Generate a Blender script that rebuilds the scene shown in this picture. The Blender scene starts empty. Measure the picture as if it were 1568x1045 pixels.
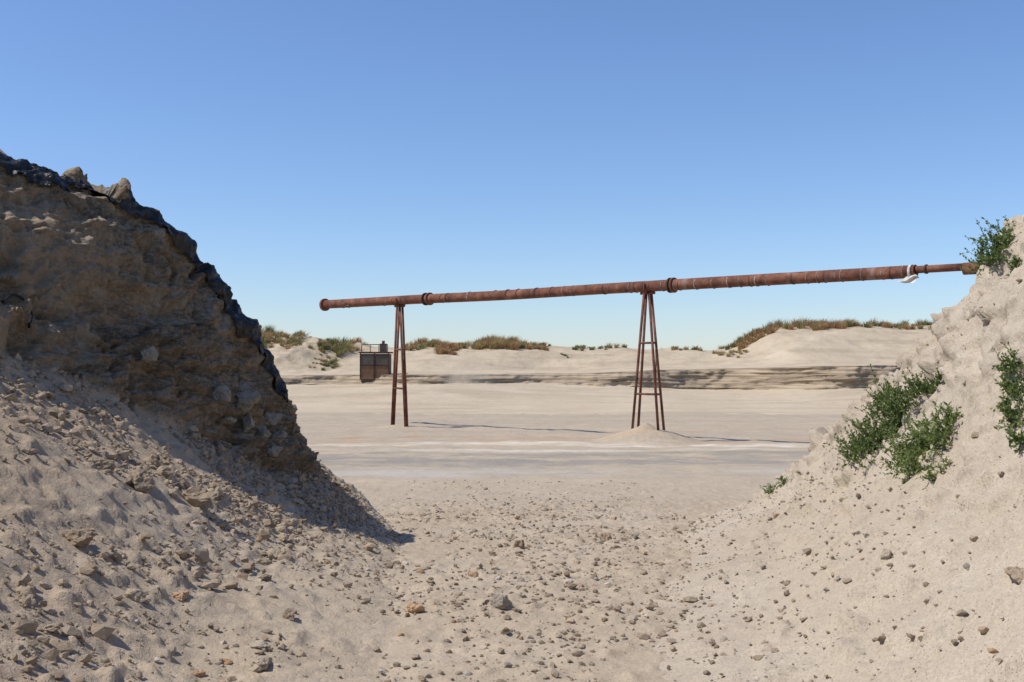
import bpy, math, numpy as np
from mathutils import Vector
import bmesh
RNG=np.random.default_rng(7)
scene=bpy.context.scene
F=1742.0; CX=784.0; CY=522.5; HZ=1.7
PITCH=math.atan(39.5/F)

# ---------------------------------------------------------------- noise
def _h(ix,iy,iz,s):
    n=(ix.astype(np.int64)*374761393+iy.astype(np.int64)*668265263+iz.astype(np.int64)*1274126177+s*974634777)&0xFFFFFFFF
    n=((n^(n>>13))*1274126177)&0xFFFFFFFF
    n=((n^(n>>16))*2246822519)&0xFFFFFFFF
    n=n^(n>>15)
    return (n&0xFFFFFF)/float(0xFFFFFF)
def vn(x,y,z,s=0):
    ix=np.floor(x);iy=np.floor(y);iz=np.floor(z)
    fx=x-ix;fy=y-iy;fz=z-iz
    fx=fx*fx*(3-2*fx);fy=fy*fy*(3-2*fy);fz=fz*fz*(3-2*fz)
    r=0
    for a in (0,1):
        wa=fx if a else 1-fx
        for b in (0,1):
            wb=fy if b else 1-fy
            for c in (0,1):
                wc=fz if c else 1-fz
                r=r+wa*wb*wc*_h(ix+a,iy+b,iz+c,s)
    return r*2-1
def fbm(x,y,z,f,oct=4,s=0,g=.5):
    r=0;a=1;t=0
    for o in range(oct):
        r=r+a*vn(x*f+o*17.3,y*f+o*5.1,z*f+o*9.7,s+o);t+=a;a*=g;f*=2.03
    return r/t
def ridged(x,y,z,f,oct=3,s=0,g=.5):
    r=0;a=1;t=0
    for o in range(oct):
        r=r+a*(1-np.abs(vn(x*f+o*7.3,y*f,z*f,s+o))*2);t+=a;a*=g;f*=2.1
    return r/t
def cell(x,y,z,f,s=0):
    """faceted blocks: returns f1,f2,id and a per-cell tilted plane value"""
    x=x*f;y=y*f;z=z*f
    ix=np.floor(x);iy=np.floor(y);iz=np.floor(z)
    f1=np.full(x.shape,9.);f2=np.full(x.shape,9.);cid=np.zeros(x.shape);pl=np.zeros(x.shape)
    for a in (-1,0,1):
        for b in (-1,0,1):
            for c in (-1,0,1):
                jx=ix+a;jy=iy+b;jz=iz+c
                dx=x-(jx+_h(jx,jy,jz,s));dy=y-(jy+_h(jx,jy,jz,s+1));dz=z-(jz+_h(jx,jy,jz,s+2))
                d=np.sqrt(dx*dx+dy*dy+dz*dz)
                m=d<f1
                f2=np.where(m,f1,np.minimum(f2,d))
                h=_h(jx,jy,jz,s+3)
                cid=np.where(m,h,cid)
                pl=np.where(m,dx*(_h(jx,jy,jz,s+4)-.5)+dy*(_h(jx,jy,jz,s+5)-.5)*2+dz*(_h(jx,jy,jz,s+6)-.5)*2,pl)
                f1=np.where(m,d,f1)
    return f1,f2,cid,pl
def sst(a,b,x):
    t=np.clip((x-a)/(b-a),0,1);return t*t*(3-2*t)

# ---------------------------------------------------------------- mesh helpers
def mk(name,V,Fc,mat,attrs=None,smooth=True,parent=None):
    V=np.asarray(V,dtype=np.float32).reshape(-1,3);Fc=np.asarray(Fc,dtype=np.int32)
    me=bpy.data.meshes.new(name)
    n=Fc.shape[1]
    me.vertices.add(len(V));me.vertices.foreach_set('co',V.ravel())
    me.loops.add(Fc.size);me.loops.foreach_set('vertex_index',Fc.ravel())
    me.polygons.add(len(Fc))
    me.polygons.foreach_set('loop_start',np.arange(0,Fc.size,n,dtype=np.int32))
    me.polygons.foreach_set('loop_total',np.full(len(Fc),n,dtype=np.int32))
    me.update(calc_edges=True)
    me.polygons.foreach_set('use_smooth',np.full(len(Fc),smooth,dtype=bool))
    for k,a in (attrs or {}).items():
        at=me.attributes.new(k,'FLOAT','POINT');at.data.foreach_set('value',np.asarray(a,dtype=np.float32).ravel())
    me.validate()
    me.materials.append(mat)
    o=bpy.data.objects.new(name,me);scene.collection.objects.link(o)
    if parent: o.parent=parent
    return o
def gridf(ny,nx):
    i=np.arange(ny-1)[:,None]*nx+np.arange(nx-1)[None,:]
    return np.stack([i,i+1,i+nx+1,i+nx],-1).reshape(-1,4)
def empty(name,loc=(0,0,0)):
    e=bpy.data.objects.new(name,None);e.location=loc;scene.collection.objects.link(e);return e
def blur(A,ax,sig):
    r=int(sig*3)+1
    k=np.exp(-np.arange(-r,r+1)**2/(2*sig*sig));k/=k.sum()
    pad=[(0,0)]*A.ndim;pad[ax]=(r,r)
    B=np.pad(A,pad,mode='edge');n=A.shape[ax];out=0
    for i,w in enumerate(k):
        sl=[slice(None)]*A.ndim;sl[ax]=slice(i,i+n);out=out+w*B[tuple(sl)]
    return out
def normals(P):
    a=np.gradient(P,axis=0);b=np.gradient(P,axis=1)
    n=np.cross(a,b);n/=np.linalg.norm(n,axis=2,keepdims=True)+1e-9
    if n[...,2].mean()<0:n=-n
    return n
def loft(tab,nseg,grid,sa=8,ss=3):
    st=np.array([t[0] for t in tab],float)
    pts=np.array([t[1] for t in tab],float)
    K=pts.shape[1]
    A=np.stack([np.interp(grid,st,pts[:,k,0]) for k in range(K)],1)
    Z=np.stack([np.interp(grid,st,pts[:,k,1]) for k in range(K)],1)
    A=blur(A,0,sa);Z=blur(Z,0,sa)
    t=[]
    for k,n in enumerate(nseg): t+=list(k+np.arange(n)/n)
    t.append(K-1);t=np.array(t)
    k=np.minimum(t.astype(int),K-2);f=t-k
    AA=A[:,k]*(1-f)+A[:,k+1]*f;ZZ=Z[:,k]*(1-f)+Z[:,k+1]*f
    return blur(AA,1,ss),blur(ZZ,1,ss),t
def project(P):
    x=P[...,0];y=P[...,1];z=P[...,2]-HZ
    fw=y*math.cos(PITCH)+z*math.sin(PITCH);up=-y*math.sin(PITCH)+z*math.cos(PITCH)
    return CX+F*x/fw,CY-F*up/fw,fw
SURF=[]
def pick(u,v):
    best=None
    for P,N in SURF:
        a,b,d=project(P)
        e=np.hypot(a-u,b-v);e=np.where(d>1,e,1e9)
        m=e<5
        if not m.any(): continue
        i=np.where(m)[0];dm=d[i].min();c=i[d[i]<dm*1.03+.05];j=c[np.argmin(e[c])]
        if best is None or d[j]<best[2]:best=(P[j],N[j],d[j])
    return best

# ---------------------------------------------------------------- material helpers
class NT:
    def __init__(s,name):
        s.m=bpy.data.materials.new(name);s.m.use_nodes=True;s.t=s.m.node_tree;s.t.nodes.clear()
        s.out=s.n('ShaderNodeOutputMaterial');s.b=s.n('ShaderNodeBsdfPrincipled');s.l(s.b.outputs[0],s.out.inputs[0])
        s.co=s.n('ShaderNodeTexCoord').outputs['Object']
        s.b.inputs['Roughness'].default_value=.9
        s.b.inputs['Specular IOR Level'].default_value=.12
    def n(s,t,**k):
        x=s.t.nodes.new(t)
        for a,b in k.items():setattr(x,a,b)
        return x
    def l(s,a,b):s.t.links.new(a,b)
    def noise(s,scale,detail=4,rough=.55,vec=None,stretch=None):
        x=s.n('ShaderNodeTexNoise');x.inputs['Scale'].default_value=scale;x.inputs['Detail'].default_value=detail;x.inputs['Roughness'].default_value=rough
        v=vec or s.co
        if stretch:
            mp=s.n('ShaderNodeMapping');mp.inputs['Scale'].default_value=stretch;s.l(v,mp.inputs[0]);v=mp.outputs[0]
        s.l(v,x.inputs['Vector']);return x.outputs['Fac']
    def vor(s,scale,feature='F1',out='Distance',stretch=None):
        x=s.n('ShaderNodeTexVoronoi',feature=feature);x.inputs['Scale'].default_value=scale
        v=s.co
        if stretch:
            mp=s.n('ShaderNodeMapping');mp.inputs['Scale'].default_value=stretch;s.l(v,mp.inputs[0]);v=mp.outputs[0]
        s.l(v,x.inputs['Vector']);return x.outputs[out]
    def ramp(s,fac,stops):
        x=s.n('ShaderNodeValToRGB');s.l(fac,x.inputs[0]);e=x.color_ramp.elements
        while len(e)<len(stops):e.new(.5)
        for i,(p,c) in enumerate(stops):
            e[i].position=p;e[i].color=(c,c,c,1) if isinstance(c,(int,float)) else (*c,1)
        return x.outputs[0]
    def mix(s,fac,a,b,mode='MIX'):
        x=s.n('ShaderNodeMix',data_type='RGBA',blend_type=mode)
        for i,v in ((0,fac),(6,a),(7,b)):
            if hasattr(v,'is_linked'):s.l(v,x.inputs[i])
            elif i==0:x.inputs[0].default_value=v
            else:x.inputs[i].default_value=(*v,1) if not isinstance(v,(int,float)) else (v,v,v,1)
        return x.outputs[2]
    def math(s,op,a,b=None,c=None):
        x=s.n('ShaderNodeMath',operation=op)
        for i,v in enumerate((a,b,c)):
            if v is None:continue
            if isinstance(v,(int,float)):x.inputs[i].default_value=v
            else:s.l(v,x.inputs[i])
        return x.outputs[0]
    def attr(s,name):
        x=s.n('ShaderNodeAttribute');x.attribute_name=name;return x.outputs['Fac']
    def bump(s,h,dist,strength=1,prev=None):
        x=s.n('ShaderNodeBump');x.inputs['Distance'].default_value=dist
        if hasattr(strength,'is_linked'):s.l(strength,x.inputs['Strength'])
        else:x.inputs['Strength'].default_value=strength
        s.l(h,x.inputs['Height'])
        if prev is not None:s.l(prev,x.inputs['Normal'])
        return x.outputs[0]
    def fin(s,col=None,nrm=None,rough=None):
        if col is not None:
            if isinstance(col,tuple):s.b.inputs['Base Color'].default_value=(*col,1)
            else:s.l(col,s.b.inputs['Base Color'])
        if nrm is not None:s.l(nrm,s.b.inputs['Normal'])
        if rough is not None:s.b.inputs['Roughness'].default_value=rough
        return s.m

def sand_color(t,warm=(.48,.378,.262),pale=(.53,.435,.322),grey=(.39,.32,.242)):
    c=t.mix(t.ramp(t.noise(.7,5),[(.35,0.),(.65,1.)]),warm,pale)
    c=t.mix(t.ramp(t.noise(2.6,6,.65),[(.42,0.),(.72,.8)]),c,grey)
    c=t.mix(t.ramp(t.noise(55,3,.7),[(.3,.6),(.7,0.)]),c,tuple(v*.68 for v in grey))
    c=t.mix(t.ramp(t.vor(70),[(.0,.85),(.16,.7),(.24,0.)]),c,t.ramp(t.vor(70,out='Color'),[(0.,(.14,.10,.075)),(.45,(.31,.245,.18)),(.6,(.66,.61,.54)),(1.,(.40,.245,.12))]))
    c=t.mix(t.ramp(t.vor(31),[(.0,.8),(.10,.7),(.15,0.)]),c,t.ramp(t.vor(31,out='Color'),[(0.,(.13,.10,.075)),(.5,(.28,.22,.16)),(.62,(.62,.57,.5)),(1.,(.33,.22,.13))]))
    return c
def sand_bump(t,k=1.):
    b=t.bump(t.noise(9,5,.6),.03,.6*k)
    b=t.bump(t.noise(45,4,.7),.008,.9*k,b)
    b=t.bump(t.ramp(t.vor(70),[(0.,1.),(.3,0.)]),.006,.7*k,b)
    return b

# ground material
t=NT('ground_sand')
c=sand_color(t)
sep=t.n('ShaderNodeSeparateXYZ');t.l(t.co,sep.inputs[0]);Y=sep.outputs['Y'];X=sep.outputs['X']
far=t.ramp(t.math('DIVIDE',t.math('ADD',Y,t.math('MULTIPLY',t.noise(.5,4),3.)),60.),[(0.,0.),(.30,0.),(.40,1.)])
flat=t.mix(t.ramp(t.noise(1,5,.6,stretch=(.06,.4,1)),[(.4,0.),(.6,1.)]),(.51,.41,.29),(.44,.36,.268))
flat=t.mix(t.ramp(t.noise(1,6,.65,stretch=(.7,1.6,1)),[(.35,.0),(.75,.65)]),flat,(.345,.285,.215))
flat=t.mix(t.ramp(t.noise(6,5,.7),[(.4,.0),(.7,.45)]),flat,(.29,.24,.185))
flat=t.mix(t.ramp(t.vor(3.1),[(.0,.9),(.07,.8),(.11,0.)]),flat,t.ramp(t.vor(3.1,out='Color'),[(0.,(.2,.15,.1)),(.6,(.3,.23,.17)),(1.,(.6,.55,.48))]))
c=t.mix(t.math('MULTIPLY',far,.9),c,flat)
yw=t.math('ADD',Y,t.math('MULTIPLY',t.math('SUBTRACT',t.noise(.16,5),.5),5.0))
def band(y0,w):
    return t.ramp(t.math('DIVIDE',t.math('ABSOLUTE',t.math('SUBTRACT',yw,y0)),w),[(0.,1.),(.4,.8),(1.,0.)])
brk=t.ramp(t.noise(1,5,.7,stretch=(.35,1.3,1)),[(.42,0.),(.58,1.)])
brk2=t.ramp(t.noise(1,6,.72,stretch=(.3,.7,1)),[(.45,0.),(.54,1.)])
for y0,w,col,a,bb in ((32.3,.7,(.68,.60,.49),.85,brk),(30.2,.5,(.60,.53,.43),.75,brk),(35.2,.6,(.42,.26,.15),.85,brk),(33.6,.45,(.46,.29,.17),.7,brk),(26.6,2.4,(.26,.235,.205),.85,brk2),(24.0,1.3,(.47,.44,.39),.6,brk2),(28.9,1.1,(.27,.24,.20),.8,brk2),(38.5,.5,(.40,.28,.19),.6,brk),(42,.6,(.40,.31,.22),.5,brk)):
    c=t.mix(t.math('MULTIPLY',t.math('MULTIPLY',band(y0,w),a),bb),c,col)
M_GROUND=t.fin(c,sand_bump(t,.9),1.)
t=NT('pale_sand_bank')
M_RIGHT=t.fin(sand_color(t,(.49,.40,.295),(.535,.455,.35),(.415,.345,.265)),sand_bump(t,1.))
# dune
t=NT('dune_sand')
c=t.mix(t.ramp(t.noise(.25,6,.6),[(.35,0.),(.7,1.)]),(.53,.435,.315),(.46,.37,.26))
c=t.mix(t.ramp(t.noise(1,5,.6,stretch=(.12,.6,2.5)),[(.5,0.),(.62,.5)]),c,(.36,.28,.19))
st=t.ramp(t.noise(1,6,.68,stretch=(.1,.1,8)),[(.44,0.),(.53,1.)])
sc=t.attr('scarp')
wall=t.mix(st,(.43,.34,.238),(.24,.18,.12))
c=t.mix(t.math('MULTIPLY',sc,.88),c,wall)
c=t.mix(t.math('MULTIPLY',t.attr('grassy'),t.ramp(t.noise(1.2,5,.7),[(.42,0.),(.62,.7)])),c,(.25,.20,.12))
b=t.bump(t.noise(2,6,.7),.15,.5)
M_DUNE=t.fin(c,b)
# left bank
t=NT('eroded_bank_soil')
base=sand_color(t)
toe=t.attr('toe')
talus=t.mix(toe,base,t.mix(1.,base,(.92,.88,.84),'MULTIPLY'))
talus=t.mix(t.math('MULTIPLY',toe,t.ramp(t.noise(1.3,5,.6),[(.48,0.),(.66,.5)])),talus,(.35,.25,.17))
wz=t.n('ShaderNodeVectorMath',operation='ADD');wn=t.n('ShaderNodeTexNoise');wn.inputs['Scale'].default_value=1.1;t.l(t.co,wn.inputs['Vector'])
wsx=t.n('ShaderNodeVectorMath',operation='SCALE');wsx.inputs['Scale'].default_value=.65;t.l(wn.outputs['Color'],wsx.inputs[0])
t.l(t.co,wz.inputs[0]);t.l(wsx.outputs[0],wz.inputs[1])
str_=t.noise(1,8,.68,vec=wz.outputs[0],stretch=(.4,.4,4.2))
cl=t.ramp(str_,[(.30,(.085,.068,.05)),(.40,(.27,.19,.11)),(.46,(.15,.13,.095)),(.51,(.34,.235,.135)),(.56,(.23,.20,.155)),(.64,(.10,.088,.066)),(.74,(.36,.31,.245))])
cl=t.mix(t.ramp(t.noise(4,8,.74),[(.45,0.),(.66,.65)]),cl,(.08,.067,.05))
cl=t.mix(t.ramp(t.noise(1.3,5,.6),[(.54,0.),(.64,.5)]),cl,(.29,.19,.10))
cl=t.mix(t.ramp(t.noise(1.9,5,.65),[(.55,0.),(.63,.75)]),cl,(.32,.285,.23))
cl=t.mix(t.ramp(t.noise(30,4,.7),[(.5,0.),(.75,.85)]),cl,(.38,.32,.245))
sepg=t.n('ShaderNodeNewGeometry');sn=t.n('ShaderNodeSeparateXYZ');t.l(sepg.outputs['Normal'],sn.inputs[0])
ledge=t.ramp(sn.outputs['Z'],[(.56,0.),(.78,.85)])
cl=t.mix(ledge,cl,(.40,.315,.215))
cl=t.mix(t.attr('sandy'),cl,talus)
clm=t.ramp(t.attr('cliff'),[(.25,0.),(.5,1.)])
c=t.mix(clm,talus,cl)
b=t.bump(t.noise(9,5,.6),.03,.6)
b=t.bump(t.noise(6,7,.7),.09,clm,b);b=t.bump(t.noise(45,4,.7),.010,.9,b);b=t.bump(t.ramp(t.vor(70),[(0.,1.),(.3,0.)]),.006,.7,b)
M_LEFT=t.fin(c,b)
def stone_mat(name,stops,sp=30):
    t=NT(name)
    c=t.ramp(t.attr('rnd'),stops)
    c=t.mix(t.ramp(t.noise(sp,5,.7),[(.35,.0),(.7,.6)]),c,(.42,.34,.25))
    return t.fin(c,t.bump(t.noise(sp*1.6,5,.7),.012,1.),.9)
M_GRAVEL=stone_mat('gravel_stone',[(0.,(.17,.125,.085)),(.35,(.26,.20,.14)),(.7,(.36,.29,.21)),(.86,(.42,.36,.28)),(.9,(.38,.22,.11)),(.955,(.58,.53,.46)),(1.,(.11,.09,.075))])
M_CLOD=stone_mat('clod_soil',[(0.,(.24,.175,.115)),(.5,(.33,.25,.17)),(1.,(.41,.325,.235))])
M_ORANGE=stone_mat('ochre_stone',[(0.,(.46,.26,.12)),(1.,(.50,.31,.17))])
M_GREYST=stone_mat('grey_stone',[(0.,(.20,.18,.145)),(1.,(.33,.295,.245))],18)

# ---------------------------------------------------------------- terrain
def z0(y): return -.5*sst(7,20,y)
def zg(x,y):
    near=1-sst(16,26,y)
    z=z0(y)+fbm(x,y,0*x,.45,3,3)*.06*near+fbm(x,y,0*x,2.2,3,5)*.035*near
    z=z+fbm(x,y,0*x,9,3,9)*.016*near+np.maximum(0,fbm(x,y,0*x,14,2,19)-.2)*.06*near
    z=z+fbm(x,y,0*x,.12,4,11)*.06*sst(15,30,y)+fbm(x*.25,y,0*x,1.1,3,13)*.035*sst(15,25,y)*(1-sst(60,90,y))
    z=z+fbm(x,y,0*x,1.6,4,14)*.045*sst(18,25,y)*(1-sst(60,90,y))
    z=z+.04*np.exp(-((y-32.3+vn(x*.15,0*x,0*x,4)*.8)/.25)**2)
    r=np.hypot(x-4.05,(y-34.0)*.9)
    z=z+.52*np.maximum(0,1-r/1.75)**1.3*(1+.12*fbm(x,y,0*x,3,3,8))
    r=np.hypot(x+4.15,y-41.3)
    z=z+.10*np.exp(-(r/.7)**2)
    return z
def axis(segs):
    o=[]
    for a,b,n in segs:o+=list(np.linspace(a,b,n,endpoint=False))
    return np.array(o)
xs=np.concatenate([-np.geomspace(4000,14,26),axis([(-14,-4,80),(-4,5,330),(5,14,80)]),np.geomspace(14,4000,26)])
ys=np.concatenate([axis([(-60,0,12),(0,3,20),(3,19,560),(19,50,420)]),np.geomspace(50,6000,60)])
GX,GY=np.meshgrid(xs,ys)
GZ=zg(GX,GY)
GZ=GZ-.8*sst(60,100,GY)
P=np.stack([GX,GY,GZ],-1)
mk('ground',P,gridf(*GX.shape),M_GROUND)
N=normals(P)
m=(GY>2)&(GY<60)&(abs(GX)<30)
SURF.append((P[m],N[m]))

# left bank
E=-.05
def row(y,*p): return (y,[(p[0],float(z0(np.array(float(y))))+E)]+list(p[1:])+[(-10,2.2),(-14,-.8)])
tabL=[row(-2,-.6,(-1.7,.15),(-2.6,.45),(-4.6,1.5),(-6.0,2.6),(-8,3.0)),
 row(2,-.4,(-1.5,.08),(-2.3,.32),(-4.4,1.4),(-6.0,2.8),(-8,3.3)),
 row(5,-.3,(-1.5,.08),(-2.25,.31),(-4.4,1.5),(-6.2,3.1),(-8,3.4)),
 row(6.5,-.4,(-1.8,.18),(-2.93,.81),(-4.8,1.95),(-6.6,3.3),(-8,3.5)),
 row(8,-.5,(-2.0,.26),(-3.55,1.25),(-4.9,2.0),(-6.6,3.5),(-8,3.6)),
 row(9.5,-.7,(-2.0,.25),(-3.2,1.02),(-4.28,1.79),(-5.75,3.65),(-7.5,3.7)),
 row(10,-.8,(-1.98,.24),(-3.0,.90),(-3.85,1.56),(-5.1,3.64),(-6.8,3.7)),
 row(10.5,-.9,(-1.95,.22),(-2.75,.73),(-3.48,1.33),(-4.50,3.60),(-6.2,3.7)),
 row(11.2,-1.0,(-1.88,.17),(-2.4,.48),(-3.03,.95),(-3.80,3.40),(-5.4,3.5)),
 row(11.9,-1.05,(-1.8,.12),(-2.2,.34),(-2.66,.62),(-3.30,2.98),(-4.8,3.2)),
 row(12.3,-1.1,(-1.78,.09),(-2.12,.3),(-2.48,.5),(-3.02,2.42),(-4.6,3.0)),
 row(12.6,-1.15,(-1.75,.06),(-2.05,.25),(-2.36,.44),(-2.74,1.88),(-4.4,2.7)),
 row(13,-1.2,(-1.75,.0),(-2.0,.2),(-2.25,.38),(-2.55,1.35),(-4.3,2.4)),
 row(14,-1.4,(-1.85,-.03),(-2.1,.15),(-2.36,.40),(-2.85,.98),(-4.2,2.0)),
 row(16,-1.8,(-2.1,-.12),(-2.3,.05),(-2.65,.30),(-3.4,.8),(-5,1.3)),
 row(18,-2.4,(-2.8,-.34),(-3.0,-.25),(-3.4,-.12),(-4.2,.1),(-6,.3)),
 (20.5,[(-3.5,-.7),(-4,-.7),(-4.3,-.7),(-4.5,-.7),(-5,-.7),(-6,-.7),(-10,-.7),(-14,-.9)])]
yl=axis([(-2,4.5,60),(4.5,9,170),(9,13.6,310),(13.6,20.5,200)])
AX,AZ,tl=loft(tabL,[45,50,50,170,45,25,15],yl,6,3)
P=np.stack([AX,np.repeat(yl[:,None],AX.shape[1],1),AZ],-1)
P[...,2]+=1.22*np.exp(-(((P[...,0]+5.75)/.75)**2+((P[...,1]-12.2)/.8)**2))
cm=np.interp(tl,[0,2,2.7,3.0,3.15,4,4.3,5,6],[0,0,.1,.45,1,1,.6,.15,0])[None,:]*(1-sst(12.9,13.8,yl))[:,None]*np.ones_like(AX)
x,y,z=P[...,0],P[...,1],P[...,2]
cm=np.clip(cm+.35*fbm(x,y,z,2.2,3,40)*(cm>0.03)*(cm<.95),0,1)
N0=blur(blur(normals(P),0,10),1,8);N0/=np.linalg.norm(N0,axis=2,keepdims=True)
wx=x+.22*fbm(x,y,z,1.6,3,50);wy=y+.22*fbm(x,y,z,1.6,3,51);wz=z+.12*fbm(x,y,z,2,3,52)
f1,f2,cid,pl=cell(wx,wy,wz*1.5,1.9,60)
g1,g2,gid,gpl=cell(wx,wy,wz*1.7,4.6,70)
h1,h2,hid,hpl=cell(wx,wy,wz*1.4,11.,170)
blk=.2+.8*sst(-.15,.25,fbm(x,y,z,.7,2,61))
strata=vn(0*x,wy*.3,wz*5.5,31)+.8*vn(0*x,wy*.5,wz*12,32)
lowr=(1-sst(.0,1.,(z-.3)/1.6))*sst(10.6,11.6,y)
d_cl=.20*fbm(x,y,z,1.0,6,20,.6)+blk*(.16*(cid-.5)+.22*pl-.05*(1-sst(0,.05,f2-f1)))+(blk*.9+lowr*.8)*(.07*(gid-.5)+.12*gpl-.025*(1-sst(0,.08,g2-g1)))
d_cl=d_cl+blk*(.03*(hid-.5)+.05*hpl)+.05*strata+.11*ridged(x,y,z*1.3,2.4,5,30,.68)+.05*fbm(x,y,z,9,4,24,.65)
nearl=(1-sst(-4.6,-3.4,x))*(1-sst(3.55,3.95,tl))[None,:]
d_cl=d_cl+nearl*(.32*ridged(x,y,z,1.5,4,33)+.14*fbm(x,y,z,4,4,34))
d_ta=.06*fbm(x,y,z,1.0,3,21)+.04*fbm(x,y,z,3.5,4,22)+.016*fbm(x,y,z,13,3,23)+np.maximum(0,fbm(x,y,z,11,2,29)-.15)*.08
edge=np.clip(np.interp(tl,[0,.4,1],[0.15,.7,1]),0,1)[None,:]
D=(cm*d_cl+(1-cm)*d_ta)*edge
P=P+N0*D[...,None]
sandy=np.clip(nearl*sst(-.12,.12,fbm(x,y,z,1.1,3,36)+.2)*.95,0,1)
toe=np.clip(sst(.5,2.4,tl)[None,:]+.3*fbm(x,y,z,1.2,3,37)*sst(.5,1.2,tl)[None,:],0,1)
mk('eroded_soil_bank',P,gridf(*AX.shape),M_LEFT,{'cliff':cm,'sandy':sandy,'toe':toe})
NL=normals(P);PL=P;CM=cm;TL=tl
SURF.append((P.reshape(-1,3),NL.reshape(-1,3)))

# right bank
def rr(y,t0,*p): return (y,[(t0,float(z0(np.array(float(y))))+E)]+list(p)+[(8.5,2.6),(13,-.8)])
tabR=[rr(-2,.4,(1.5,.1),(2.5,.7),(3.5,1.5),(4.5,2.3),(6,3.0)),
 rr(2,.3,(1.2,.08),(2.1,.6),(3.2,1.6),(4.2,2.5),(6,3.2)),
 rr(4,.4,(1.3,.10),(1.9,.45),(3.0,1.5),(4.2,2.7),(6,3.4)),
 rr(5.8,.6,(1.6,.16),(2.6,.82),(3.5,1.9),(4.3,2.8),(6,3.5)),
 rr(7.5,.8,(1.9,.22),(2.9,1.0),(3.7,2.05),(4.4,2.95),(6,3.4)),
 rr(9,1.0,(2.2,.24),(3.2,1.15),(3.80,2.25),(4.15,2.98),(6,3.6)),
 rr(10,1.3,(2.5,.22),(3.3,.98),(3.90,2.15),(4.45,2.85),(6,3.2)),
 rr(11,1.5,(2.8,.30),(3.4,.92),(3.87,1.72),(4.5,2.25),(6,2.7)),
 rr(13,1.8,(2.9,.12),(3.4,.55),(3.75,.97),(4.4,1.5),(6,2.0)),
 rr(15,2.2,(2.95,-.18),(3.3,-.0),(3.58,.17),(4.3,.7),(6,1.2)),
 rr(18,3.4,(4.2,-.36),(4.6,-.28),(5,-.1),(5.5,.1),(6.5,.3)),
 (20.5,[(4.5,-.7),(5,-.7),(5.4,-.7),(5.8,-.7),(6.2,-.7),(7,-.7),(8.5,-.7),(13,-.9)])]
yr=axis([(-2,4.5,60),(4.5,14.5,460),(14.5,20.5,150)])
AX,AZ,tr=loft(tabR,[55,50,45,40,30,15,12],yr,8,6)
P=np.stack([AX,np.repeat(yr[:,None],AX.shape[1],1),AZ],-1)
x,y,z=P[...,0],P[...,1],P[...,2]
N0=normals(P)
up=np.interp(tr,[0,1,2,3,5],[0,.4,.6,1,1])[None,:]
D=.09*fbm(x,y,z,.9,3,81)+.09*(up+.2)*fbm(x,y,z,2.2,5,82,.6)+.022*fbm(x,y,z,11,3,83)+up*.10*np.maximum(0,ridged(x,y,z,2.0,4,84)-.3)+np.maximum(0,fbm(x,y,z,7,3,85)-.15)*.17*(.3+up)
f1,f2,cid,pl=cell(x+.15*fbm(x,y,z,3,2,88),y+.1*fbm(x,y,z,3,2,89),z*1.4,2.2,90)
D=D+up*sst(-.15,.3,fbm(x,y,z,.8,2,87))*(.10*(cid-.5)+.15*pl)
edge=np.clip(np.interp(tr,[0,.6,1.2],[0.1,.6,1]),0,1)[None,:]
P=P+N0*(D*edge)[...,None]
mk('sand_bank',P,gridf(*AX.shape),M_RIGHT)
NR=normals(P);PR=P
SURF.append((P.reshape(-1,3),NR.reshape(-1,3)))

# dunes
uv=[(-400,505),(0,500),(300,505),(400,518),(450,521),(520,526),(560,533),(620,532),(660,528),(700,531),(760,529),(800,530),(840,534),(900,534),(1000,535),(1080,536),(1120,531),(1150,512),(1180,503),(1200,502),(1300,499),(1400,500),(1470,495),(1560,488),(1900,480),(2300,500)]
scv=[(-400,572),(430,575),(600,574),(750,573),(900,572),(1000,567),(1150,564),(1250,561),(1420,558),(2300,558)]
tabD=[]
for X0 in np.arange(-75,76,1.5):
    u=CX+F*X0/85;vt=np.interp(u,[a for a,b in uv],[b for a,b in uv]);zc=HZ+(562-vt)/F*85
    ys_=70+1.6*math.sin(X0*.21)+1.1*math.sin(X0*.53+1)-3*float(sst(8,22,np.array(X0)))
    u2=CX+F*X0/ys_;vs=np.interp(u2,[a for a,b in scv],[b for a,b in scv]);zt=HZ-(vs-562)/F*ys_
    h=.56+.72*float(sst(0,14,np.array(X0)))
    tabD.append((X0,[(47,-.62),(57,-.42),(ys_-2.2,zt-h-.15),(ys_-.7,zt-h),(ys_+.15,zt),(ys_+6,zt+.2),(80,max(zt+.35,zc-.6)),(85,zc),(92,zc-.7),(150,-2.2)]))
gx=np.linspace(-75,75,1100)
AY,AZ,td=loft(tabD,[25,30,10,60,40,30,24,24,20],gx,2.2,1.2)
P=np.stack([np.repeat(gx[:,None],AY.shape[1],1),AY,AZ],-1)
x,y,z=P[...,0],P[...,1],P[...,2]
sc=np.interp(td,[2.9,3.05,4,4.08],[0,1,1,0])[None,:]*np.ones_like(x)
topm=np.interp(td,[4,6,7,8],[0,1,1,.5])[None,:]*np.ones_like(x)
sc=sc*sst(-.9,-.25,fbm(x,0*x,0*x,.35,3,98)+.25*sst(4,10,x))
left=(1-sst(-14,-8,x))
z=z+topm*(.22*fbm(x,y,0*x,.16,3,91)+.24*fbm(x,y,0*x,.6,5,92))+.05*fbm(x,y,z,1.2,4,93)*np.interp(td,[0,1,2],[0,.5,1])[None,:]
tz=z*4.0+.9*fbm(x,0*x,0*x,.25,3,99);stp=(tz-np.floor(tz))
y=y-sc*(.40*fbm(x,0*x,z*2,.9,4,94)+.32*(stp**2)*(.5+.5*vn(x*.35,0*x,np.floor(tz),95))+.14*ridged(x,0*x,z,1.6,3,96))
z=z+topm*left*.45*ridged(x,y,0*x,.4,3,97)
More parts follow.
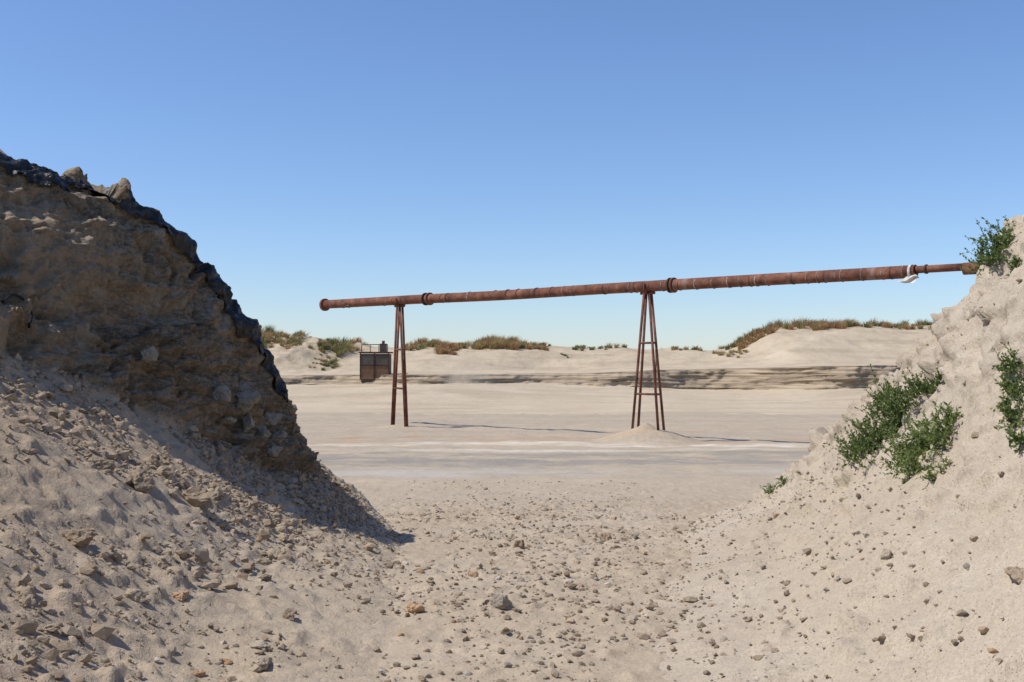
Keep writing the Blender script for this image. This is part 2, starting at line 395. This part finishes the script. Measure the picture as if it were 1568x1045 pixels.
grassy=np.interp(td,[4.6,5.6,8],[0,1,1])[None,:]*(left*.9+.3)
P=np.stack([x,y,z],-1)
mk('sand_dune',P,gridf(*x.shape),M_DUNE,{'scarp':sc,'grassy':np.clip(grassy,0,1)})
ND=normals(P);PD=P
SURF.append((P.reshape(-1,3),ND.reshape(-1,3)))

# ---------------------------------------------------------------- stones
def ico(sub):
    bm=bmesh.new();bmesh.ops.create_icosphere(bm,subdivisions=sub,radius=1)
    V=np.array([v.co[:] for v in bm.verts]);Fc=np.array([[v.index for v in f.verts] for f in bm.faces]);bm.free();return V,Fc
def templates(sub,n,seed,amp=.35,rough=0):
    V,Fc=ico(sub);o=[]
    for i in range(n):
        s=seed+i*13
        r=1+amp*fbm(V[:,0]+i*7,V[:,1],V[:,2],1.1,3,s)
        W=V*r[:,None];g=np.random.default_rng(s)
        for k in range(9):
            d=g.normal(size=3);d/=np.linalg.norm(d);h=.38+.4*g.random()
            p=W@d;W=W-np.maximum(0,p-h)[:,None]*d*.95
        if rough:
            W=W+V*(rough*fbm(W[:,0]*1.,W[:,1],W[:,2],3.5,4,s+5,.65))[:,None]
        W/=np.abs(W).max()*.9
        o.append(W)
    return o,Fc
def rots(n,g):
    q=g.normal(size=(n,4));q/=np.linalg.norm(q,axis=1,keepdims=True)
    w,x,y,z=q.T
    return np.stack([1-2*(y*y+z*z),2*(x*y-z*w),2*(x*z+y*w),2*(x*y+z*w),1-2*(x*x+z*z),2*(y*z-x*w),2*(x*z-y*w),2*(y*z+x*w),1-2*(x*x+y*y)],1).reshape(n,3,3)
def stones(name,pts,nrm,size,tmpl,Fc,mat,sink=.3,seed=1,flat=.7,smooth=True):
    g=np.random.default_rng(seed);n=len(pts)
    T=np.stack(tmpl)[g.integers(0,len(tmpl),n)]
    T=np.einsum('nij,nvj->nvi',rots(n,g),T)
    T=T*np.stack([g.uniform(.75,1.3,n),g.uniform(.75,1.2,n),np.full(n,flat)*g.uniform(.8,1.2,n)],1)[:,None,:]
    T=T*size[:,None,None]+(pts+nrm*(size*(flat-sink)*.6)[:,None])[:,None,:]
    nv=T.shape[1]
    FF=(Fc[None]+np.arange(n)[:,None,None]*nv).reshape(-1,3)
    return mk(name,T.reshape(-1,3),FF,mat,{'rnd':np.repeat(g.random(n),nv)},smooth)
T1,F1=templates(1,14,100);T2,F2=templates(2,14,200,.4,.25);T3,F3=templates(4,12,300,.5,.28)
def on_ground(n,x0,x1,y0,y1,seed,pw=1.):
    g=np.random.default_rng(seed)
    y=y0+(y1-y0)*g.random(n)**pw;x=g.uniform(x0,x1,n)
    k=fbm(x,y,0*x,1.1,3,5)*1.5+.5*g.random(n)>.1
    k&=(g.random(n)<1-.8*sst(15.5,20,y+1.2*fbm(x,y,0*x,.8,3,66)))
    x,y=x[k],y[k]
    z=zg(x,y);return np.stack([x,y,z],1),np.tile([0,0,1.],(len(x),1))
g=np.random.default_rng(3)
p,n=on_ground(14000,-2.0,2.4,4.5,22,11,1.15);s=.0035+.0065*g.exponential(1.,len(p));s=np.minimum(s,.042)
stones('gravel',p,n,s,T1,F1,M_GRAVEL,.25,5,smooth=False)
def on_surf(P,Nn,n,mask,seed):
    g=np.random.default_rng(seed)
    idx=np.where(mask.ravel())[0];i=g.choice(idx,n)
    return P.reshape(-1,3)[i]+g.normal(size=(n,3))*.008,Nn.reshape(-1,3)[i]
yy=np.repeat(yl[:,None],PL.shape[1],1);tll=np.repeat(TL[None,:],PL.shape[0],0)
cl_n=fbm(PL[...,0],PL[...,1],PL[...,2],.9,3,77)
tal=(tll<3.2)&(yy>4.2)&(yy<15)&(CM<.5)
p,n=on_surf(PL,NL,9500,tal&(cl_n+RNG.random(cl_n.shape)*.5>.14)&(RNG.random(cl_n.shape)<.12+.88*sst(.4,1.5,tll)),21);s=np.minimum(.005+.009*g.exponential(.9,len(p)),.06)
stones('soil_clods',p,n,s,T1,F1,M_CLOD,.35,8,.8,smooth=False)
p,n=on_surf(PL,NL,2600,(tll<1.3)&(yy>4.3)&(yy<14)&(fbm(PL[...,0],PL[...,1],0*yy,1.1,3,5)*1.5+.5*RNG.random(yy.shape)>.1),25);s=np.minimum(.0035+.0065*g.exponential(1.,len(p)),.04)
stones('toe_gravel',p,n,s,T1,F1,M_GRAVEL,.3,28,.7,smooth=False)
p,n=on_surf(PL,NL,200,tal&(cl_n>.05)&(tll>.8),23);s=g.uniform(.028,.065,len(p))
stones('soil_lumps',p,n,s,T2,F2,M_CLOD,.45,18,.8,smooth=False)
yy=np.repeat(yr[:,None],PR.shape[1],1)
trr=np.repeat(tr[None,:],PR.shape[0],0)
p,n=on_surf(PR,NR,2200,(trr<1.8)&(yy>3.5)&(yy<15),31);s=np.minimum(.004+.007*g.exponential(.8,len(p)),.03)
stones('bank_gravel',p,n,s,T1,F1,M_GRAVEL,.4,9,smooth=False)
p,n=on_surf(PR,NR,1300,(trr<5)&(yy>3.5)&(yy<15),32);s=np.minimum(.004+.008*g.exponential(.8,len(p)),.04)
stones('bank_pebbles',p,n,s,T1,F1,M_GRAVEL,.45,19,smooth=False)
p,n=on_ground(400,-1.8,1.4,5.5,17,41,1.1);s=g.uniform(.013,.036,len(p))
stones('scattered_stones',p,n,s,T2,F2,M_GRAVEL,.25,14,smooth=False)
big=[(405,1018,24,'c'),(397,992,13,'p'),(635,938,17,'o'),(765,932,18,'g'),(277,914,14,'o'),(872,901,13,'c'),(440,945,15,'c'),(793,841,15,'c'),(688,986,10,'c'),
 (722,881,8,'o'),(928,826,14,'c'),(405,885,10,'c'),(860,815,5,'c'),(975,822,9,'g'),(770,970,9,'c'),(300,1035,10,'o'),(615,975,7,'o'),(350,1017,9,'o'),(650,1040,9,'c'),(210,745,30,'d'),(290,770,34,'d'),(120,830,26,'d'),(150,715,20,'d'),(205,915,18,'d'),(40,920,14,'d'),(1560,885,22,'d'),(1490,830,12,'d'),(1355,850,10,'p'),(1265,905,6,'g'),(75,965,16,'d'),(940,795,6,'o'),(1190,790,6,'o')]
mats={'c':M_GRAVEL,'p':M_GRAVEL,'o':M_ORANGE,'g':M_GREYST,'d':M_CLOD}
for i,(u,v,r,k) in enumerate(big):
    q=pick(u,v)
    if q is None:continue
    s=np.array([r*q[2]/F])
    stones('rock',q[0][None],q[1][None],s,[T3[i%len(T3)]],F3,mats[k],.35 if k!='d' else .55,500+i,.75,smooth=False)
for i,(u,v,r) in enumerate([(370,603,26),(412,640,19),(400,668,15),(380,650,14),(428,668,14),(350,640,13),(335,600,15),(230,545,13),(418,690,12)]):
    q=pick(u,v)
    if q is None:continue
    stones('boulder',q[0][None],q[1][None],np.array([r*q[2]/F*1.1]),[T3[(i+3)%len(T3)]],F3,M_GREYST,.3,700+i,.9,smooth=False)

# ---------------------------------------------------------------- plastic sheet along bank edge
t=NT('black_plastic');b=t.bump(t.noise(14,4,.6),.03,.8);t.b.inputs['Specular IOR Level'].default_value=.35
M_PLAST=t.fin((.009,.009,.010),b,.42)
j0=np.searchsorted(yl,9.2);j1=np.searchsorted(yl,12.95)
c0=np.searchsorted(TL,3.4);c1=np.searchsorted(TL,4.4)
Q=PL[j0:j1,c0:c1];Q=.5*Q+.5*blur(blur(Q,0,3),1,3);Nn=NL[j0:j1,c0:c1]
Nn=blur(blur(Nn,0,6),1,6)
x,y,z=Q[...,0],Q[...,1],Q[...,2]
Q=Q+Nn*(.05+.05*ridged(x,y,z,3.0,3,140)+.025*fbm(x,y,z,12,3,141))[...,None]
tt=TL[c0:c1][None,:]*np.ones_like(x);yy=yl[j0:j1][:,None]*np.ones_like(x)
lo=3.91-.24*sst(-.2,.5,fbm(0*x,yy,0*x,1.8,3,150))-.05*sst(11.5,12.2,yy)+.11*fbm(x,y,z,5,4,151)
hi=4.18+.10*fbm(0*x,yy,0*x,2.5,3,152)
keep=(tt>lo)&(tt<hi)&~((fbm(x,y,z,1.4,3,153)>.38))
Fq=gridf(*x.shape);kf=keep.ravel()[Fq].all(1)
mk('black_plastic_sheet',Q.reshape(-1,3),Fq[kf],M_PLAST)

# ---------------------------------------------------------------- pipeline
t=NT('rusty_steel')
c=t.ramp(t.noise(3,7,.7,stretch=(1,1,1)),[(.3,(.07,.034,.025)),(.48,(.165,.07,.045)),(.62,(.25,.11,.068)),(.75,(.32,.20,.145))])
c=t.mix(t.ramp(t.noise(18,5,.7),[(.5,0.),(.75,.6)]),c,(.055,.035,.028))
c=t.mix(t.ramp(t.noise(1,3,.6,stretch=(2.2,2.2,.3)),[(.62,0.),(.72,.35)]),c,(.36,.30,.27))
M_RUST=t.fin(c,t.bump(t.noise(25,4,.7),.01,.6),.8)
t=NT('pale_weld');c=t.mix(t.ramp(t.noise(20,4),[(.4,0.),(.6,1.)]),(.34,.29,.26),(.16,.075,.05));M_WELD=t.fin(c,None,.8)
t=NT('dark_steel');M_DARK=t.fin(t.mix(t.ramp(t.noise(10,4),[(.4,0.),(.6,1.)]),(.045,.032,.027),(.11,.06,.042)),None,.7)
def tube(name,a,b,r,mat,parent=None,seg=20,r2=None,caps=True,wob=0):
    a=np.array(a,float);b=np.array(b,float);d=b-a;L=np.linalg.norm(d);d/=L
    h=np.array([0,0,1.]) if abs(d[2])<.9 else np.array([0,1.,0]);s=np.cross(d,h);s/=np.linalg.norm(s);w=np.cross(s,d)
    n=max(2,int(L/.5)+1) if wob else 2
    th=np.linspace(0,2*np.pi,seg,endpoint=False);V=[]
    for k in range(n):
        f=k/(n-1);rad=r+(0 if r2 is None else (r2-r)*f)
        c=a+d*L*f+wob*np.array([0,0,1])*float(vn(np.array(f*5.),np.array(a[0]),np.array(0.),3))
        V.append(c+rad*(np.cos(th)[:,None]*s+np.sin(th)[:,None]*w))
    V=np.concatenate(V)
    me=bpy.data.meshes.new(name);fs=[]
    for k in range(n-1):
        for i in range(seg):
            j=(i+1)%seg;fs.append((k*seg+i,k*seg+j,(k+1)*seg+j,(k+1)*seg+i))
    if caps:fs+= [tuple(range(seg))[::-1],tuple(range((n-1)*seg,n*seg))]
    me.from_pydata(V.tolist(),[],fs);me.update()
    for p_ in me.polygons:p_.use_smooth=len(p_.vertices)==4
    me.materials.append(mat);o=bpy.data.objects.new(name,me);scene.collection.objects.link(o)
    if parent:o.parent=parent
    return o
A=np.array([-7.25,44.0,4.10]);B=np.array([11.55,27.4,4.10])
def tp_u(u):
    k=(u-CX)/F;return (k*A[1]-A[0])/((B[0]-A[0])-k*(B[1]-A[1]))
def PP(tv): return A+(B-A)*tv
pipe=empty('rusty_pipeline')
R=.165
tE=tp_u(1402)
tube('pipe_main',PP(0.),PP(tE),R,M_RUST,pipe,32,wob=.02)
tube('pipe_bore',PP(-.002),PP(.0),R*.84,M_DARK,pipe,24)
D1=(B-A)/np.linalg.norm(B-A);LL=np.linalg.norm(B-A)
def ring(nm,tc,w,r,mat):
    c=PP(tc);return tube(nm,c-D1*w/2,c+D1*w/2,r,mat,pipe,32)
ring('end_flange',.0005,.10,R+.075,M_RUST)
for k,tc in enumerate((tp_u(652),tp_u(658))):ring(f'joint_flange_{k}',tc,.06,R+.06,M_DARK if k==0 else M_RUST)
for k,tc in enumerate((tp_u(1027),tp_u(1032))):ring(f'coupling_{k}',tc,.06,R+.06,M_DARK if k==0 else M_RUST)
g=np.random.default_rng(12)
for k,u in enumerate(list(range(520,1390,17))):
    if g.random()<.75:ring(f'weld_band_{k}',tp_u(u+g.uniform(-6,6)),.02 if g.random()<.75 else .05,R+.006,M_WELD if g.random()<.55 else M_DARK)
off=np.array([0,0,.045])
tube('pipe_narrow',PP(tE)+off,PP(tp_u(1480))+off,.095,M_RUST,pipe,24)
ring('reducer_plate',tE,.04,R+.01,M_RUST)
tube('narrow_collar',PP(tp_u(1418))+off,PP(tp_u(1421))+off,.12,M_DARK,pipe,24)
tube('pipe_far_section',PP(tp_u(1477)),PP(1.)+D1*8,.15,M_RUST,pipe,24)
side=np.array([-D1[1],D1[0],0])
def trestle(u,zf,wa,ws,tpw,bars,extra=True):
    c=PP(tp_u(u));e=empty('pipe_trestle',(c[0],c[1],zf))
    e0=np.array([c[0],c[1],zf]);ztop=c[2]-R-.03
    def leg(nm,a,b,r): return tube(nm,np.array(a)-e0,np.array(b)-e0,r,M_RUST,e,10)
    cs=[(-1,-1),(1,-1),(1,1),(-1,1)];P0=[];P1=[]
    for i,(a,s) in enumerate(cs):
        bt=np.array([c[0],c[1],0])+D1*a*wa/2+side*s*ws/2;bt[2]=float(zg(np.array(bt[0]),np.array(bt[1])))-.06
        tpp=np.array([c[0],c[1],ztop])+D1*a*tpw/2+side*s*.06
        P0.append(bt);P1.append(tpp);leg(f'leg_{i}',bt,tpp,.040)
    for bi,f in enumerate(bars):
        q=[P0[i]+(P1[i]-P0[i])*f for i in range(4)]
        for i in range(4):leg(f'brace_{bi}_{i}',q[i],q[(i+1)%4],.032)
    if extra:
        leg('diagonal',P0[1]+(P1[1]-P0[1])*bars[0],P0[2]+(P1[2]-P0[2])*bars[1],.02)
    leg('saddle',np.array([c[0],c[1],ztop])-D1*.25,np.array([c[0],c[1],ztop])+D1*.25,.045)
    leg('saddle_cross',np.array([c[0],c[1],ztop])-side*.2,np.array([c[0],c[1],ztop])+side*.2,.04)
    for s in (-1,1):
        leg(f'cradle_{s}',np.array([c[0],c[1],ztop])+side*s*.2,np.array([c[0],c[1],ztop+.3])+side*s*.2,.022)
trestle(612,-.5,.72,.10,.16,(.32,.64))
trestle(992,.05,.94,.30,.18,(.27,.64))

# white rag
t=NT('white_cloth');M_CLOTH=t.fin(t.mix(t.ramp(t.noise(8,4),[(.4,0.),(.7,1.)]),(.60,.57,.52),(.38,.35,.31)),t.bump(t.noise(12,3),.03,.6),.9)
rag=empty('white_rag',tuple(PP(tp_u(1396))))
tube('wrap',-D1*.03,D1*.04,R+.018,M_CLOTH,rag,24)
n_=16;U,Vv=np.meshgrid(np.linspace(0,1,n_),np.linspace(0,1,n_))
W=-D1[None,None,:]*(.46*Vv*(.6+.4*(1-U))-.16*U)[...,None]+np.array([0,-.2,0])+np.stack([0*U,.04*np.sin(U*9+Vv*3),-.05-.20*Vv-.13*U*(1-.4*Vv)+.02*np.sin(Vv*7)],-1)
mk('flap',W.reshape(-1,3),gridf(n_,n_),M_CLOTH,parent=rag)

# ---------------------------------------------------------------- shed
t=NT('brown_panel');c=t.mix(t.ramp(t.noise(3,5,.6),[(.35,0.),(.65,1.)]),(.23,.13,.075),(.14,.085,.055));M_BRN=t.fin(c,None,.8)
t=NT('grey_panel');c=t.mix(t.ramp(t.noise(2,5,.6),[(.35,0.),(.65,1.)]),(.15,.125,.10),(.09,.075,.063));M_GRY=t.fin(c,None,.7)
q=pick(574,581)
base=np.array([(574-CX)/F*69,69.,.75]) if q is None else q[0]
shed=empty('metal_shed',tuple(base))
def box(nm,cx,cy,cz,sx,sy,sz,mat,parent,bev=.01):
    bm=bmesh.new();bmesh.ops.create_cube(bm,size=1)
    for v in bm.verts:v.co=Vector((v.co.x*sx+cx,v.co.y*sy+cy,v.co.z*sz+cz))
    bmesh.ops.bevel(bm,geom=bm.edges[:],offset=bev,segments=1,affect='EDGES')
    me=bpy.data.meshes.new(nm);bm.to_mesh(me);bm.free();me.materials.append(mat)
    o=bpy.data.objects.new(nm,me);scene.collection.objects.link(o);o.parent=parent;return o
k=base[1]/69
w,d,h=1.75*k,1.7*k,1.6*k
box('body',0,d/2,h/2-.1,w-.06,d-.06,h+.1,M_GRY,shed)
for i in range(2):
    box(f'lower_panel_{i}',(-.25+.5*i)*w,-.002,.28*h,w*.44,.06,h*.46,M_BRN,shed)
    box(f'upper_panel_{i}',(-.25+.5*i)*w,.008,.72*h,w*.44,.06,h*.34,M_GRY,shed)
for sx in (-1,0,1):box(f'post_{sx}',sx*w/2*.98,-.01,h/2,.07,.09,h,M_DARK,shed)
box('mid_rail',0,-.02,h*.53,w,.07,.06,M_DARK,shed);box('sill',0,-.02,.05,w,.07,.08,M_BRN,shed)
box('roof',0,d/2,h+.03,w+.16,d+.12,.08,M_DARK,shed)
for sx in (-.9,-.3,.3,.9):
    tube('rail_post',(sx*w/2,0,h+.07),(sx*w/2,0,h+.5),.025,M_DARK,shed,8)
tube('rail_top',(-.9*w/2,0,h+.5),(.9*w/2,0,h+.5),.025,M_DARK,shed,8)
box('vent_box',w*.26,d*.4,h+.32,.4,.35,.5,M_GRY,shed)
tube('vent_stack',(w*.26,d*.4,h+.57),(w*.26,d*.4,h+.75),.09,M_GRY,shed,12)

# ---------------------------------------------------------------- marram grass
def leafmat(name,stops,trans=.25):
    t=NT(name);c=t.ramp(t.attr('rnd'),stops);t.fin(c,None,.6)
    tr=t.n('ShaderNodeBsdfTranslucent');t.l(c,tr.inputs[0]);mx=t.n('ShaderNodeMixShader');mx.inputs[0].default_value=trans
    t.l(t.b.outputs[0],mx.inputs[1]);t.l(tr.outputs[0],mx.inputs[2]);t.l(mx.outputs[0],t.out.inputs[0]);return t.m
M_MARR=leafmat('marram_blades',[(0.,(.10,.12,.045)),(.35,(.21,.21,.085)),(.6,(.37,.31,.14)),(.85,(.46,.30,.15)),(1.,(.36,.20,.10))],.35)
Vs=[];Rn=[]
g=np.random.default_rng(77)
def dune_at(xv,tn):
    i=int(np.clip(np.searchsorted(gx,xv),0,len(gx)-1));j=int(np.clip(np.searchsorted(td,tn),0,len(td)-1));return PD[i,j]
def tuft(p,h,rnd,nb=50):
    a=g.uniform(0,2*np.pi,nb);r=g.uniform(0,.22,nb)*h;lean=g.uniform(.1,.75,nb)*h;hh=h*g.uniform(.5,1.,nb)
    b=p+np.stack([np.cos(a)*r*1.8,np.sin(a)*r*1.8,-.05+0*a],1)
    mid=b+np.stack([np.cos(a)*lean*.35,np.sin(a)*lean*.35,hh*.6],1)
    tip=b+np.stack([np.cos(a)*lean+.12*h,np.sin(a)*lean,hh],1)
    w=np.stack([-np.sin(a),np.cos(a),0*a],1)*.018
    V=np.stack([b-w,b+w,mid+w*.8,tip,mid-w*.8],1)
    Vs.append(V.reshape(-1,3));Rn.append(np.repeat(np.clip(rnd+g.normal(0,.15,nb),0,1),5))
def zone(u0,u1,n,t0,t1,h0,h1,r0,r1,cl=0.):
    for _ in range(n):
        u=g.uniform(u0,u1);xv=(u-CX)/F*84
        if vn(np.array(xv*.55),np.array(3.),np.array(t0),6)<cl-.15:continue
        p=dune_at(xv,g.uniform(t0,t1));c_=.45*float(vn(np.array(xv*.45),np.array(9.),np.array(t0),16))
        hk=.8+.45*float(vn(np.array(xv*.8),np.array(19.),np.array(t0),26))
        tuft(p,g.uniform(h0,h1)*hk,np.clip(g.uniform(r0,r1)+c_,0,1))
zone(380,570,270,5.8,7.4,.35,.85,.0,.8,-.3)
zone(395,560,190,5.0,6.6,.3,.65,.2,1.,-.1)
zone(620,835,220,6.4,7.4,.35,.8,.15,.95,-.1)
zone(670,700,34,5.9,6.6,.5,.85,.6,1.,-1)
zone(725,790,55,6.3,7.0,.5,.95,.5,1.,-.5)
zone(835,1110,150,6.6,7.4,.28,.6,.2,.9,0.)
zone(1110,1500,320,6.5,7.5,.4,.95,.1,.95,-.25)
zone(1120,1170,60,6.2,6.9,.5,.9,.6,1.,-1)
zone(1235,1275,50,6.2,6.8,.5,.95,.6,1.,-1)
zone(855,865,6,5.7,6.0,.3,.4,.2,.4,-1)
zone(1080,1130,22,5.6,6.2,.3,.5,.4,.8,-1)
zone(-50,380,160,6,7.5,.4,.7,.1,.6,-.1);zone(1500,1900,160,6,7.5,.4,.7,.1,.6,-.1)
V=np.concatenate(Vs);nb=len(V)//5
i=np.arange(nb)[:,None]*5
tri=np.concatenate([i+np.array([[0,1,2]]),i+np.array([[0,2,4]]),i+np.array([[4,2,3]])])
mk('marram_grass',V,tri,M_MARR,{'rnd':np.concatenate(Rn)},False)

# ---------------------------------------------------------------- shrubs on right bank
M_SH=leafmat('shrub_leaves',[(0.,(.05,.085,.028)),(.5,(.115,.165,.05)),(.85,(.21,.265,.085)),(1.,(.30,.33,.14))],.38)
def shrub(name,lobes,seed,bright=.0,leaf=.034):
    g=np.random.default_rng(seed);VV=[];RR=[]
    for (u,v,rp) in lobes:
        q=pick(u,v)
        if q is None:continue
        rad=rp*q[2]/F;c=q[0];nn=q[1]*.6+np.array([0,0,.6]);nn/=np.linalg.norm(nn)
        ns=int(max(20,110*(rad/.25)**1.6))
        for s in range(ns):
            d=g.normal(size=3);d/=np.linalg.norm(d);d=d+nn*.6;d/=np.linalg.norm(d)
            if d@q[1]<.05:d=d+q[1]*.4
            L=rad*g.uniform(.45,1.15)*(1+.35*math.sin(seed+s*.7));st=c+g.normal(size=3)*rad*.3
            m=int(9+L*60);f=np.sort(g.uniform(.15,1,m))
            pos=st+d*L*f[:,None]+np.array([0,0,1.])*(.12*L*f**2)[:,None]
            dr=g.normal(size=(m,3))+d*.8+np.array([0,0,.5]);dr/=np.linalg.norm(dr,axis=1,keepdims=True)
            sd=np.cross(dr,g.normal(size=(m,3)));sd/=np.linalg.norm(sd,axis=1,keepdims=True)
            l=leaf*g.uniform(.6,1.35,m)[:,None]*(1-.3*f[:,None])
            nrm=np.cross(dr,sd)
            V=np.stack([pos,pos+dr*l*.5+sd*l*.25+nrm*l*.08,pos+dr*l,pos+dr*l*.5-sd*l*.25+nrm*l*.08],1)
            VV.append(V.reshape(-1,3));RR.append(np.repeat(np.clip(bright+.25+.35*f+g.normal(0,.15,m),0,1),4))
            w=np.array([.0025,0,.0015]);e=st+d*L+np.array([0,0,.12*L])
            VV.append(np.stack([st-w,st+w,e+w*.4,e-w*.4]));RR.append(np.full(4,.9))
    if not VV:return
    V=np.concatenate(VV);n=len(V)//4
    mk(name,V,np.arange(n)[:,None]*4+np.arange(4)[None],M_SH,{'rnd':np.concatenate(RR)},False)
shrub('green_shrub',[(1345,680,46),(1312,690,34),(1372,650,44),(1385,620,36),(1412,600,28),(1440,585,15),(1360,612,26)],1,-.04)
shrub('green_shrub',[(1425,695,48),(1405,725,34),(1448,675,40),(1395,705,38),(1462,650,26),(1430,730,24)],2,.28)
shrub('green_shrub',[(1532,388,34),(1515,402,26),(1545,372,26)],3,0.)
shrub('green_shrub',[(1558,565,30),(1562,600,32),(1560,640,32),(1563,680,22)],4,.1)
shrub('green_shrub',[(1182,755,17),(1200,742,10)],5,.02,.026)
shrub('green_shrub',[(1562,415,20)],6,.05)

# dry root and loose wire on the bank
t=NT('dry_root_bark');M_ROOT=t.fin(t.mix(t.noise(20,4),(.30,.15,.07),(.2,.1,.05)),None,.8)
def strand(name,pts,r,mat):
    if len(pts)<2:return
    cu=bpy.data.curves.new(name,'CURVE');cu.dimensions='3D';cu.bevel_depth=r
    sp=cu.splines.new('BEZIER');sp.bezier_points.add(len(pts)-1)
    for b_,p_ in zip(sp.bezier_points,pts):b_.co=p_;b_.handle_left_type=b_.handle_right_type='AUTO'
    o=bpy.data.objects.new(name,cu);cu.materials.append(mat);scene.collection.objects.link(o)
def surfpts(lst,lift):
    o=[]
    for u,v in lst:
        q=pick(u,v)
        if q is not None and q[2]<16:o.append(q[0]+lift)
    return o
strand('dry_root',surfpts(((438,628),(446,645),(444,668)),np.array([.04,-.08,.02])),.012,M_ROOT)
strand('loose_wire',surfpts(((455,740),(470,728),(490,712)),np.array([.02,-.05,.06])),.006,M_ROOT)
strand('black_cable',surfpts(((5,466),(28,458),(48,478),(44,505)),np.array([.02,-.06,.02])),.012,M_PLAST)

# ---------------------------------------------------------------- light, sky, camera
SE=math.radians(54);to=Vector((-1,-.16,0)).normalized()*math.cos(SE);to.z=math.sin(SE)
L=bpy.data.lights.new('sun','SUN');L.energy=4.5;L.angle=math.radians(.5);L.color=(1,.95,.865)
so=bpy.data.objects.new('sun',L);so.rotation_euler=(-to).to_track_quat('-Z','Y').to_euler();so.location=(0,0,20);scene.collection.objects.link(so)
wd=bpy.data.worlds.new('World');scene.world=wd;wd.use_nodes=True;nt=wd.node_tree;nt.nodes.clear()
o=nt.nodes.new('ShaderNodeOutputWorld');bg=nt.nodes.new('ShaderNodeBackground');sk=nt.nodes.new('ShaderNodeTexSky')
sk.sky_type='NISHITA';sk.sun_disc=False;sk.sun_elevation=SE;sk.sun_rotation=math.atan2(to.x,to.y);sk.altitude=0;sk.air_density=1.0;sk.dust_density=.2;sk.ozone_density=6
def vscale(src,f):
    v=nt.nodes.new('ShaderNodeVectorMath');v.operation='MULTIPLY';v.inputs[1].default_value=f;nt.links.new(src,v.inputs[0]);return v.outputs[0]
a=vscale(sk.outputs[0],(1.0,1.02,1.13))
bg.inputs[1].default_value=.128
nt.links.new(a,bg.inputs[0]);nt.links.new(bg.outputs[0],o.inputs[0])
cam=bpy.data.cameras.new('camera');cam.lens=40;cam.sensor_width=36;cam.clip_end=10000;cam.clip_start=.05
co=bpy.data.objects.new('camera',cam);co.location=(0,0,HZ);co.rotation_euler=(math.pi/2+PITCH,0,0);scene.collection.objects.link(co)
scene.camera=co
scene.view_settings.view_transform='Standard';scene.view_settings.look='None';scene.view_settings.exposure=0
